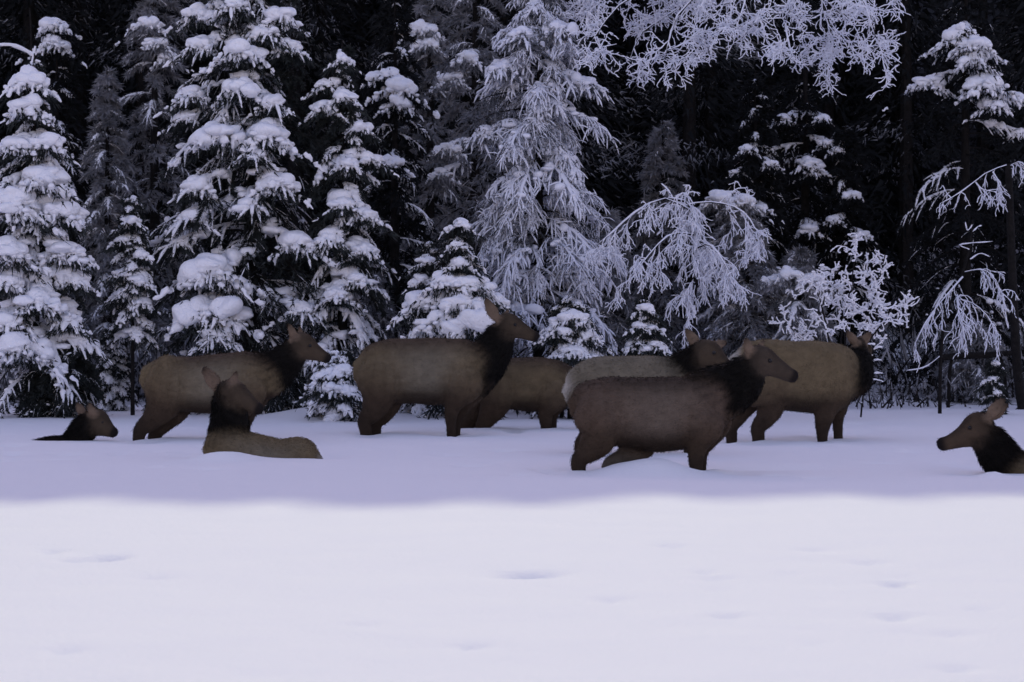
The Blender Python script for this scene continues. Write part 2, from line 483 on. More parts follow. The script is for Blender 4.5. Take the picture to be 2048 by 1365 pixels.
# frosted spruce in the middle: fine drooping twigs
spruce(1078, 43.0, -70, 370, 'tall pale spruce covered in fine hoar frosted drooping twigs near the middle', 57, FRONT, nb=150, power=0.42, snow=0.95, rs=0.0155,
       bare=0.18, drop=0.48, T=20, K=6, sub=3, lowdark=0.5, needle=M_NEEDLE_FROST, snow_mat=M_FROST, pad=0.5, padk=6, nl=0.06, mess=0.5, low=0.1, tfrac=0.40,
       pads=[(1040, 75, 60), (1125, 60, 60), (1000, 140, 50), (1180, 170, 50), (960, 270, 50)])
spruce(918, 40.6, 432, 215, 'small spruce with stacked snow lumps on its leader behind the highest headed elk', 63, FRONT, nb=55, power=0.75, snow=1.0, rs=0.036, lowdark=0.5, K=30,
       bare=0.25, drop=0.45, pads=[(918, 447, 45), (915, 490, 40), (920, 525, 45), (890, 560, 80), (950, 565, 70), (850, 600, 90), (930, 600, 90), (990, 600, 60),
                                   (870, 640, 100), (950, 640, 100)])
spruce(858, 41.4, 478, 150, 'little snowy spruce tucked against the left side of the sapling with the lumpy leader', 69, FRONT, nb=45, power=0.7, snow=1.1, rs=0.04, bare=0.25,
       pads=[(855, 520, 45), (845, 560, 50), (830, 610, 60)])
spruce(1140, 40.8, 590, 175, 'low rounded snow buried spruce right of the frosted spruce foot', 75, FRONT, nb=42, power=0.5, snow=1.0, rs=0.036, bare=0.25, low=0.1, K=30,
       pads=[(1140, 630, 70), (1110, 660, 60), (1175, 670, 60), (1140, 700, 60), (1190, 715, 40)])
spruce(1290, 41.0, 592, 95, 'tiny snow covered spruce standing alone above the back of a pale rumped elk', 81, FRONT, nb=34, power=0.6, snow=1.3, rs=0.04, bare=0.1,
       pads=[(1290, 615, 38), (1280, 650, 40), (1305, 655, 40), (1265, 690, 45), (1310, 690, 45)])
spruce(680, 39.6, 700, 140, 'low snow buried spruce on the mound before the slender spruce', 87, FRONT, nb=40, power=0.4, snow=1.25, rs=0.045, bare=0.15, low=0.1,
       pads=[(660, 745, 55), (690, 740, 55), (640, 770, 50), (700, 780, 50), (670, 775, 50)])
spruce(1990, 42.5, 715, 40, 'tiny stub of a sapling with stacked snow caps behind the resting elk at right', 89, FRONT, nb=16, power=0.5, snow=1.3, rs=0.03, bare=0.1,
       pads=[(1990, 728, 22), (1978, 758, 34), (1992, 785, 22)])
spruce(560, 41.6, 735, 170, 'dark low spruce thicket with little snow behind the standing elk at left', 91, FRONT, nb=50, power=0.4, snow=0.4, rs=0.02, bare=0.5)
spruce(125, 40.9, 690, 185, 'dark spruce thicket at the foot of the left edge spruce behind the lowest elk', 97, FRONT, nb=60, power=0.35, snow=0.35, rs=0.02, bare=0.5, low=0.0, K=34)
spruce(225, 43.2, 650, 85, 'snow plastered bush like spruce just right of the left edge spruce', 93, FRONT, nb=45, power=0.5, snow=1.2, rs=0.045, bare=0.2)
spruce(860, 42.3, 690, 190, 'dark low spruce skirt under the stacked lump sapling', 95, FRONT, nb=45, power=0.35, snow=0.35, rs=0.02, bare=0.5)

BACK = 'dim conifers deeper in the forest'
def back(px, d, top, width, label, seed, **k):
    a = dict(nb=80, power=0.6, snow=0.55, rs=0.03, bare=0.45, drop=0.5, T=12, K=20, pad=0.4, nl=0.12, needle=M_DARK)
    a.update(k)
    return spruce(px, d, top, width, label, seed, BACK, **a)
back(215, 50, 130, 190, 'dim drooping spruce with shade-grey frosted boughs between the left edge spruce and the broad spruce', 101, snow=0.5, needle=M_SHADE_DUSTED)
back(115, 52, 15, 180, 'dim spruce whose snowy tip shows right of the left edge spruce leader', 103, pads=[(115, 50, 60), (110, 85, 70)])
back(310, 51, -180, 230, 'dim tall spruce with a snowy bough hanging at the top, left of the broad spruce', 105, pads=[(300, 50, 50), (320, 90, 50), (345, 120, 40)], bare=.6, needle=M_SHADE_DUSTED)
back(790, 47, -60, 220, 'dim spruce with pale boughs in the gap right of the slender spruce', 107, pads=[(795, 175, 80), (770, 150, 60), (780, 325, 60), (800, 210, 60)], bare=.6)
back(860, 52, -120, 210, 'dim spruce behind with one snowy crown bough near the top of the gap', 109, pads=[(850, 60, 60), (855, 90, 50)], bare=.75, needle=M_SHADE_DUSTED)
back(950, 48.5, -220, 280, 'dim spruce close behind the left side of the frosted spruce', 111, pads=[(930, 120, 60), (900, 160, 50), (890, 300, 50), (880, 350, 45)], bare=.65, needle=M_SHADE_DUSTED)
back(1610, 50, -100, 230, 'near black spruce with scattered small snow tufts, above the elk at right centre', 113, bare=.8, pads=[(1650, 290, 40), (1610, 330, 50), (1620, 345, 40), (1640, 240, 30), (1560, 240, 40), (1610, 460, 45), (1590, 520, 40), (1520, 310, 30)])
back(1510, 49, 140, 210, 'near black spruce with a few grey tufts above the bent frosted sapling', 133, bare=.75, pads=[(1490, 300, 35), (1540, 330, 35), (1520, 420, 40), (1470, 345, 30)], needle=M_DARK)
back(1690, 49.5, 250, 190, 'dark slim spruce with small snow tufts above the rightmost standing elk', 135, bare=.75, pads=[(1670, 300, 30), (1700, 390, 36), (1660, 440, 36), (1720, 470, 36)])
back(1325, 49, 230, 200, 'dim grey spruce in the gap between the frosted spruce and the bent sapling', 137, bare=.6, needle=M_SHADE_DUSTED, snow=0.3)
back(1930, 48, -200, 330, 'dark spruce with broad snowy boughs at the upper right', 115, bare=.8, pads=[(1893, 82, 66), (1932, 92, 76), (1912, 66, 50), (1840, 165, 70), (1960, 170, 90), (1975, 215, 60), (2030, 200, 60), (1935, 125, 70), (2040, 270, 40)])
back(1470, 48, 380, 260, 'dim misty spruce with grey snow behind the bent frosted sapling', 117, snow=0.7, bare=0.35, pads=[(1430, 395, 60), (1480, 400, 60), (1470, 620, 60), (1530, 540, 60)], needle=M_SHADE_DUSTED)
back(1600, 46.5, 490, 190, 'dim snowy young spruce behind the snow clotted shrub', 119, snow=0.8, bare=0.3, pads=[(1580, 545, 60), (1620, 555, 60), (1540, 560, 50)], needle=M_SHADE_DUSTED)

back(305, 47.5, 600, 190, 'shade-grey frosted bushy spruce behind the small narrow sapling at left', 121, needle=M_SHADE_DUSTED, snow=0.5, power=.45, low=0)
back(745, 46.5, 545, 170, 'shade-grey frosted bushy spruce between the slender spruce and the stacked lump sapling', 123, needle=M_SHADE_DUSTED, snow=0.5, power=.45, low=0)
back(1495, 46.8, 430, 230, 'shade-grey frosted spruce blending into the twigs right of the bent sapling', 125, needle=M_SHADE_DUSTED, snow=0.4, power=.6, low=0)
back(1955, 47, 650, 170, 'low shade-grey frosted spruce behind the fallen log at right', 127, needle=M_SHADE_DUSTED, snow=0.3, power=.4, low=0)
back(15, 47, 480, 260, 'shade-grey frosted spruce half out of the picture behind the left edge spruce', 129, needle=M_SHADE_DUSTED, snow=0.5, power=.5, low=0)
back(1215, 47.5, 420, 220, 'dim grey spruce deep behind the right foot of the tall frosted spruce', 131, needle=M_SHADE_DUSTED, snow=0.3, power=.6, low=0)

# ------------------------------------------------------------------ far dark forest as one mass
def far_forest():
    rng = np.random.default_rng(7)
    mb = MB()
    n = 230
    X = rng.uniform(-24, 24, n); Y = rng.uniform(53, 74, n)
    PX = 1024 + X / Y * F
    gap = (((PX > 190) & (PX < 360)) | ((PX > 1850) & (PX < 2060))) & (rng.uniform(size=n) < 0.65)
    X, Y = X[~gap], Y[~gap]; n = len(X)
    Hs = np.minimum(rng.uniform(9, 13, n), (Y - 24) * math.tan(SUN_EL) - 3.5)
    for i in range(n):
        gz = float(ground_z(np.array(X[i]), np.array(Y[i])))
        H = Hs[i]; R = rng.uniform(1.2, 1.9)
        mb.add(*tubes(np.array([[[X[i], Y[i], gz - 0.5], [X[i], Y[i], gz + H * 0.5], [X[i], Y[i], gz + H]]]), np.array([[0.17, 0.11, 0.02]]), 6), 1)
        m = 2600
        t = rng.uniform(0.02, 1, m) ** 1.1
        az = rng.uniform(0, 6.28, m)
        r = R * (1 - t) ** 0.6 * rng.uniform(0.15, 1.0, m) ** 0.6
        P = np.stack([X[i] + r * np.cos(az), Y[i] + r * np.sin(az), gz + H * t], -1)
        D = nrm(np.stack([np.cos(az), np.sin(az), rng.uniform(-1.2, -0.1, m)], -1) + rng.normal(0, 0.25, (m, 3)))
        mb.add(*spikes(P, D, rng.uniform(0.15, 0.45, m), rng.uniform(0.018, 0.05, m), rng), 0)
        for q in range(6 if (1600 < 1024 + X[i] / Y[i] * F < 1880 or 760 < 1024 + X[i] / Y[i] * F < 930) else 12):                                   # snow dusted boughs in the shade-greyed colour
            t0 = rng.uniform(0.05, 0.8); a0 = rng.uniform(0, 6.28); r0 = R * (1 - t0) ** 0.6 * 0.9
            c = np.array([X[i] + r0 * math.cos(a0), Y[i] + r0 * math.sin(a0), gz + H * t0])
            m2 = 110
            P2 = c + rng.normal(0, 1, (m2, 3)) * np.array([0.36, 0.36, 0.15])
            D2 = nrm(np.stack([np.full(m2, math.cos(a0)), np.full(m2, math.sin(a0)), np.full(m2, -0.7)], -1) + rng.normal(0, 0.5, (m2, 3)))
            mb.add(*spikes(P2, D2, rng.uniform(0.08, 0.2, m2), rng.uniform(0.007, 0.017, m2), rng), 2)
    prop(mb.build('far_forest', [M_DARK, M_BARK, M_SHADE_DUSTED], smooth=False), 'dark mass of conifers filling the shade behind the snowy trees', 'forest', kind='stuff')
far_forest()

def undergrowth():
    rng = np.random.default_rng(17)
    mb = MB()
    n = 900
    Y = rng.uniform(44.6, 60, n); X = rng.uniform(-11, 11, n)
    Zg = ground_z(X, Y)
    for k in range(n):
        m = 20
        hgt = rng.uniform(0.25, 1.1)
        d = nrm(rng.normal(0, 0.5, (m, 3)) + np.array([0, 0, 0.9]))
        P = np.array([X[k], Y[k], Zg[k] - 0.02]) + np.concatenate([rng.normal(0, 0.25, (m, 2)), rng.uniform(0, 0.5, (m, 1)) * hgt], 1)
        ln = rng.uniform(0.3, 1.0, m) * hgt
        mb.add(*spikes(P, d, ln, rng.uniform(0.008, 0.02, m), rng), 0)
        q = rng.uniform(size=m) < 0.9
        mb.add(*spikes(P[q] + d[q] * ln[q][:, None] * 0.4 + np.array([0, 0, .02]), d[q] + rng.normal(0, .4, (q.sum(), 3)), ln[q] * 0.4, rng.uniform(0.015, 0.045, q.sum()), rng), 1)
    prop(mb.build('undergrowth', [M_BARK, M_SHADE_DUSTED], smooth=False), 'tangled snow dusted twigs and brush on the forest floor', 'undergrowth', kind='stuff')
undergrowth()

# ------------------------------------------------------------------ bare frosted trees and shrubs
class Bare:
    def __init__(s, seed):
        s.r = np.random.default_rng(seed); s.lines = []
    def line(s, pts, r0, r1, n=8):
        pts = np.array(pts, float)
        u = np.linspace(0, len(pts) - 1, n)
        i = np.clip(u.astype(int), 0, len(pts) - 2); f = (u - i)[:, None]
        # Catmull-Rom
        p0 = pts[np.clip(i - 1, 0, None)]; p1 = pts[i]; p2 = pts[i + 1]; p3 = pts[np.clip(i + 2, None, len(pts) - 1)]
        P = 0.5 * (2 * p1 + (p2 - p0) * f + (2 * p0 - 5 * p1 + 4 * p2 - p3) * f ** 2 + (3 * p1 - p0 - 3 * p2 + p3) * f ** 3)
        s.lines.append((P, np.linspace(r0, r1, n)))
        return P
    def grow(s, P, r0, level, nchild, ln, droop, spread=0.8, bias=(0, 0, 0), wob=0.16, start=0.15):
        rng = s.r
        T = nrm(np.gradient(P, axis=0))
        for k in range(nchild):
            u = rng.uniform(start, 1) * (len(P) - 1)
            i = min(int(u), len(P) - 2); f = u - i
            b = P[i] * (1 - f) + P[i + 1] * f
            d = nrm(T[i] * 0.7 + rng.normal(0, spread, 3) + np.array(bias))
            l = ln * rng.uniform(0.5, 1.25) * (1.1 - 0.4 * u / len(P))
            n = 8
            pts = [b]
            for j in range(n - 1):
                d = nrm(d + rng.normal(0, wob, 3) + np.array([0, 0, -droop * 0.22]))
                pts.append(pts[-1] + d * l / (n - 1))
            C = np.array(pts)
            rr = r0 * rng.uniform(0.6, 1.0)
            s.lines.append((C, np.linspace(rr, rr * 0.45, n)))
            if level > 0:
                s.grow(C, rr * 0.62, level - 1, max(2, int(nchild * 0.5)) if level < 2 else nchild, ln * 0.5, droop, spread, bias, wob)
    def build(s, root, frost=0.008, lump=0.0, fmat=None, minr=0.003, thick=0.019):
        wood = MB(); fr = MB()
        byn = {}
        for P, R in s.lines:
            byn.setdefault(len(P), []).append((P, R))
        rng = s.r
        for n, L in byn.items():
            P = np.stack([a for a, b in L]); R = np.maximum(np.stack([b for a, b in L]), minr)
            wood.add(*tubes(P, R, 6))
            rf = (R * 0.75 + frost) * rng.uniform(0.65, 1.4, R.shape)
            rf[:, -1] *= 0.5
            Q = P.copy(); Q[..., 2] += R * 0.6 + frost * 0.45
            k = R.max(1) < thick
            if k.any():
                fr.add(*tubes(Q[k], rf[k], 6))
            if lump:
                m = int(len(P) * 1.6)
                i = rng.integers(0, len(P), m); j = rng.integers(1, n, m)
                ok = R[i, j] < 0.05
                i, j = i[ok], j[ok]
                w = lump * rng.uniform(0.4, 1.3, len(i))
                C = P[i, j] + np.stack([np.zeros(len(i)), np.zeros(len(i)), w * 0.4], -1)
                fr.add(*blobs(C, np.stack([w * 1.25, w * 1.1, w * 0.8], -1), rng))
        wood.build('trunk', M_BARK, root)
        prop(fr.build('frost', fmat or M_FROST, root), kind='stuff')

def bare_tree(name, px, d, label, cat, seed):
    X = (px - 1024) / F * d
    gz = float(ground_z(np.array(X), np.array(d)))
    root = empty(name, (X, d, gz), label, cat, 'bare trees and shrubs white with frost')
    return root, Bare(seed)

# big bare tree whose frosted limbs hang into the top of the picture
root, b = bare_tree('bare_tree', 1105, 44.6, 'bare tree behind the tall frosted spruce whose white limbs hang in from the top edge', 'bare tree', 201)
D = 42.0
tk = b.line([W(1105, 850, 44.6), W(1102, 500, 44.6), W(1100, 150, 44.6), W(1105, -150, 44.6), W(1110, -330, 44.6)], 0.10, 0.06, 10)
hub = [(1105, -170, 2.6), (1300, -230, 1.6)]
for pts in [[(1105, -150, 2.6), (1200, -170, 1), (1320, -60, -.8), (1230, 20, -1.0), (1180, 90, -1.0)],
            [(1105, -170, 2.6), (1300, -150, .6), (1400, -40, -.9), (1350, 40, -1.1), (1330, 120, -1.1)],
            hub + [(1450, -150, -.4), (1490, -20, -1.3), (1470, 60, -1.5)],
            hub + [(1500, -180, -.2), (1560, -70, -.8), (1580, 0, -1.1), (1570, 60, -1.3), (1590, 130, -1.4)],
            hub + [(1550, -200, 0), (1640, -120, -.6), (1700, -40, -1.0), (1740, 30, -1.2), (1750, 80, -1.2)],
            [(1105, -130, 2.6), (1180, -190, 1.4), (1250, -120, .6), (1190, -20, .6), (1160, 60, .6)],
            hub + [(1600, -230, .3), (1740, -120, .7), (1790, -40, .8), (1790, 10, .8)],
            hub + [(1520, -170, .4), (1640, 0, .9), (1660, 60, 1.0), (1665, 110, 1.0)],
            [(1105, -160, 2.6), (1250, -150, 1.2), (1350, -60, .9), (1380, 0, .9), (1290, 60, 1.0), (1260, 120, 1.0)]]:
    P = b.line([W(x, y, D + dy) for x, y, dy in pts], 0.022, 0.008, 12)
    b.grow(P, 0.007, 2, 10, 0.80, 0.12, 0.9, (0, 0, -0.16), wob=0.34, start=0.3)
b.build(root, 0.0052, thick=0.04, minr=0.002)

# bent frosted sapling
root, b = bare_tree('frosted_sapling', 1388, 41.6, 'bent frosted sapling arching over with long hanging twigs, right of the frosted spruce', 'sapling', 211)
D = 41.6
b.line([W(1384, 850, D + .02), W(1387, 740, D + .02), W(1386, 640, D)], 0.046, 0.043, 6)
P = b.line([W(1387, 660, D), W(1390, 580, D), W(1392, 510, D), W(1387, 440, D), W(1372, 405, D), W(1335, 398, D)], 0.035, 0.018, 12)
b.grow(P[0:10], 0.007, 1, 32, 0.6, 1.0, 0.6, (0, -0.1, -0.7), wob=0.24)
for pts in [[(1385, 425, 0), (1330, 398, -.2), (1270, 425, -.4), (1225, 465, -.5), (1195, 490, -.5)],
            [(1375, 410, 0), (1420, 405, .2), (1470, 415, .3), (1500, 440, .3), (1520, 480, .3)],
            [(1388, 470, 0), (1340, 470, -.4), (1290, 520, -.7), (1250, 580, -.8)],
            [(1388, 500, 0), (1420, 490, -.4), (1450, 530, -.5), (1470, 580, -.5)],
            [(1345, 398, 0), (1335, 380, 0), (1322, 368, 0)], [(1370, 402, 0), (1380, 375, 0), (1365, 372, 0)]]:
    P = b.line([W(x, y, D + dy) for x, y, dy in pts], 0.013, 0.006, 9)
    b.grow(P, 0.006, 2 if len(pts) > 3 else 1, 8 if len(pts) > 3 else 3, 0.6 if len(pts) > 3 else 0.2, 0.9, 0.6, (0, 0, -0.5), wob=0.28)
b.build(root, 0.0046, thick=0.04, minr=0.002)

# weeping sapling at right
root, b = bare_tree('frosted_sapling', 1882, 42.6, 'thin weeping sapling with an umbrella of frosted twigs, near the right edge', 'sapling', 221)
D = 42.6
P = b.line([W(1880, 830, D), W(1882, 700, D), W(1895, 620, D), W(1925, 545, D), W(1940, 490, D), W(1945, 440, D)], 0.03, 0.01, 12)
for pts in [[(1925, 555, 0), (1890, 595, -.3), (1855, 640, -.5), (1830, 688, -.5)],
            [(1930, 545, 0), (1965, 540, -.2), (1990, 560, -.3), (2006, 595, -.3)],
            [(1920, 600, 0), (1950, 610, -.4), (1980, 640, -.5), (1990, 670, -.5)],
            [(1915, 590, 0), (1915, 610, -.4), (1925, 650, -.6), (1930, 690, -.6)],
            [(1938, 500, 0), (1920, 490, -.1), (1985, 484, -.2)], [(1940, 520, 0), (1960, 508, 0), (1980, 515, 0)],
            [(1945, 450, 0), (1935, 462, 0), (1930, 445, 0)], [(1945, 465, 0), (1955, 455, 0), (1963, 452, 0)],
            [(1882, 712, 0), (1850, 735, -.1), (1812, 742, -.2)]]:
    P = b.line([W(x, y, D + dy) for x, y, dy in pts], 0.009, 0.005, 8)
    if len(pts) > 3:
        b.grow(P, 0.005, 1, 11, 0.45, 1.0, 0.55, (0, 0, -0.5), wob=0.26)
b.build(root, 0.0042, minr=0.002)

# leaning dark tree at the right edge with a frosted bough
root, b = bare_tree('dark_tree', 2040, 44.5, 'dark leaning snag at the right edge with a drooping frosted bough at its broken top', 'bare tree', 231)
D = 44.5
b.line([W(2050, 840, D), W(2035, 740, D), W(2025, 560, D), W(2018, 380, D), W(2016, 328, D)], 0.085, 0.05, 12)
for pts in [[(2017, 330, 0), (1975, 345, -.2), (1935, 375, -.4), (1905, 395, -.5), (1880, 408, -.5)],
            [(2017, 335, 0), (2040, 325, -.2), (2060, 345, -.3)], [(1950, 365, -.3), (1965, 380, -.4), (1995, 385, -.4)], [(1985, 345, -.2), (1998, 370, -.3), (2000, 410, -.3)]]:
    P = b.line([W(x, y, D + dy) for x, y, dy in pts], 0.009, 0.005, 8)
    b.grow(P, 0.005, 1, 8, 0.35, 0.9, 0.6, (0, 0, -0.3), wob=0.26)
b.build(root, 0.004, minr=0.002)

# snow clotted shrub
root, b = bare_tree('snowy_shrub', 1690, 41.2, 'leafless shrub clotted with snow lumps behind the elk at right centre', 'shrub', 241)
D = 41.2
for pts in [[(1690, 830, 0), (1680, 700, 0), (1700, 580, -.2), (1715, 480, -.2)], [(1690, 830, 0), (1660, 690, -.2), (1640, 600, -.3), (1620, 560, -.3)],
            [(1690, 830, 0), (1720, 690, 0), (1750, 590, .1), (1770, 510, .1)], [(1690, 830, 0), (1730, 700, -.2), (1770, 640, -.3), (1800, 590, -.3)],
            [(1690, 830, 0), (1640, 720, .2), (1600, 670, .2), (1570, 640, .2)], [(1690, 830, 0), (1690, 680, .3), (1680, 600, .4), (1660, 540, .4)],
            [(1690, 830, 0), (1735, 650, .3), (1740, 560, .3), (1735, 500, .3)]]:
    P = b.line([W(x, y, D + dy) for x, y, dy in pts], 0.016, 0.008, 10)
    b.grow(P, 0.006, 1, 12, 0.40, 0.2, 0.8, (0, 0, 0.1), start=0.4, wob=0.32)
b.build(root, 0.0075, 0.017, M_SNOW, thick=0.013)

# twig ladder sapling
root, b = bare_tree('twig_sapling', 1726, 40.8, 'spindly sapling with short snowy side twigs like rungs, right of the rightmost standing elk', 'sapling', 251)
D = 40.8
b.line([W(1722, 835, D), W(1728, 780, D), W(1742, 730, D), W(1748, 690, D), W(1752, 665, D)], 0.014, 0.006, 8)
for (x0, y0, x1, y1) in [(1733, 762, 1766, 764), (1736, 752, 1766, 748), (1738, 742, 1724, 738), (1742, 725, 1764, 722), (1745, 712, 1728, 716), (1748, 700, 1766, 696), (1749, 690, 1732, 694), (1750, 678, 1762, 674)]:
    b.line([W(x0, y0, D), W((x0 + x1) / 2, (y0 + y1) / 2 - 3, D - .05), W(x1, y1, D - .1)], 0.008, 0.005, 6)
b.build(root, 0.010, 0.016, M_SNOW, thick=0.012)

# thin dead stem at the far left with one snowy bough
root, b = bare_tree('dead_sapling', 62, 41.9, 'thin dead stem rising behind the left edge spruce with one arched snowy bough', 'sapling', 261)
D = 41.9
b.line([W(62, 850, D), W(63, 500, D), W(64, 130, D), W(63, 60, D), W(61, 18, D)], 0.022, 0.008, 10)
b.line([W(66, 112, D), W(40, 98, D - .1), W(15, 92, D - .2), W(-20, 96, D - .3), W(-60, 110, D - .3)], 0.016, 0.01, 10)
b.line([W(64, 130, D), W(68, 112, D), W(72, 95, D)], 0.012, 0.008, 6)
b.build(root, 0.016, 0.022, M_SNOW)

# fallen log deeper in the trees
root = empty('fallen_log', tuple(W(1950, 722, 45.5)), 'dark fallen log lying level behind the weeping sapling', 'log')
mb = MB()
mb.add(*tubes(np.array([[W(1880, 716, 45.5), W(1920, 712, 45.4), W(1970, 711, 45.3), W(2030, 706, 45.2)]]), np.array([[0.05, 0.06, 0.055, 0.04]]), 10))
mb.add(*tubes(np.array([[W(1905, 712, 45.5), W(1900, 740, 45.5), W(1897, 800, 45.5), W(1896, 840, 45.5)]]), np.array([[0.02, 0.03, 0.03, 0.03]]), 8))
mb.add(*tubes(np.array([[W(2000, 709, 45.3), W(2008, 740, 45.5), W(2014, 800, 45.5), W(2014, 840, 45.5)]]), np.array([[0.02, 0.03, 0.03, 0.03]]), 8))
mb.build('trunk', M_BARK, root)

# ------------------------------------------------------------------ elk
def elk_mat(name, hair=False):
    m = bpy.data.materials.new(name)
    m.use_nodes = True
    nt = m.node_tree
    b = nt.nodes['Principled BSDF']
    b.inputs['Roughness'].default_value = 0.85
    b.inputs['Specular IOR Level'].default_value = 0.12
    at = nt.nodes.new('ShaderNodeAttribute'); at.attribute_name = 'coat'
    tc = nt.nodes.new('ShaderNodeTexCoord')
    nz = nt.nodes.new('ShaderNodeTexNoise'); nz.inputs['Scale'].default_value = 9; nz.inputs['Detail'].default_value = 6
    mr = nt.nodes.new('ShaderNodeMapRange'); mr.inputs[1].default_value = 0.3; mr.inputs[2].default_value = 0.7
    mr.inputs[3].default_value = 0.82; mr.inputs[4].default_value = 1.15
    mx = nt.nodes.new('ShaderNodeMix'); mx.data_type = 'RGBA'; mx.blend_type = 'MULTIPLY'; mx.inputs[0].default_value = 1
    nt.links.new(tc.outputs['Object'], nz.inputs['Vector'])
    nt.links.new(nz.outputs['Fac'], mr.inputs[0])
    nt.links.new(at.outputs['Color'], mx.inputs[6]); nt.links.new(mr.outputs[0], mx.inputs[7])
    nt.links.new(mx.outputs[2], b.inputs['Base Color'])
    if not hair:
        mp = nt.nodes.new('ShaderNodeMapping'); mp.inputs['Scale'].default_value = (14, 30, 60)
        n2 = nt.nodes.new('ShaderNodeTexNoise'); n2.inputs['Scale'].default_value = 2.0; n2.inputs['Detail'].default_value = 4
        bp = nt.nodes.new('ShaderNodeBump'); bp.inputs['Strength'].default_value = 0.5; bp.inputs['Distance'].default_value = 0.02
        nt.links.new(tc.outputs['Object'], mp.inputs['Vector']); nt.links.new(mp.outputs[0], n2.inputs['Vector'])
        nt.links.new(n2.outputs['Fac'], bp.inputs['Height']); nt.links.new(bp.outputs['Normal'], b.inputs['Normal'])
    return m
M_COAT = elk_mat('elk_coat'); M_HAIR = elk_mat('elk_hair', True)
M_EYE = mat('elk_eye', (0.006, 0.005, 0.005), 0.4, spec=0.3)

TAN = (0.138, 0.106, 0.062); GREY = (0.150, 0.132, 0.098); BRN = (0.062, 0.043, 0.029); DRK = (0.031, 0.022, 0.016)
MANE = (0.0055, 0.0048, 0.0042); HEAD = (0.056, 0.042, 0.029); NOSE = (0.010, 0.008, 0.008); PALE = (0.36, 0.34, 0.30); EARI = (0.15, 0.11, 0.08)

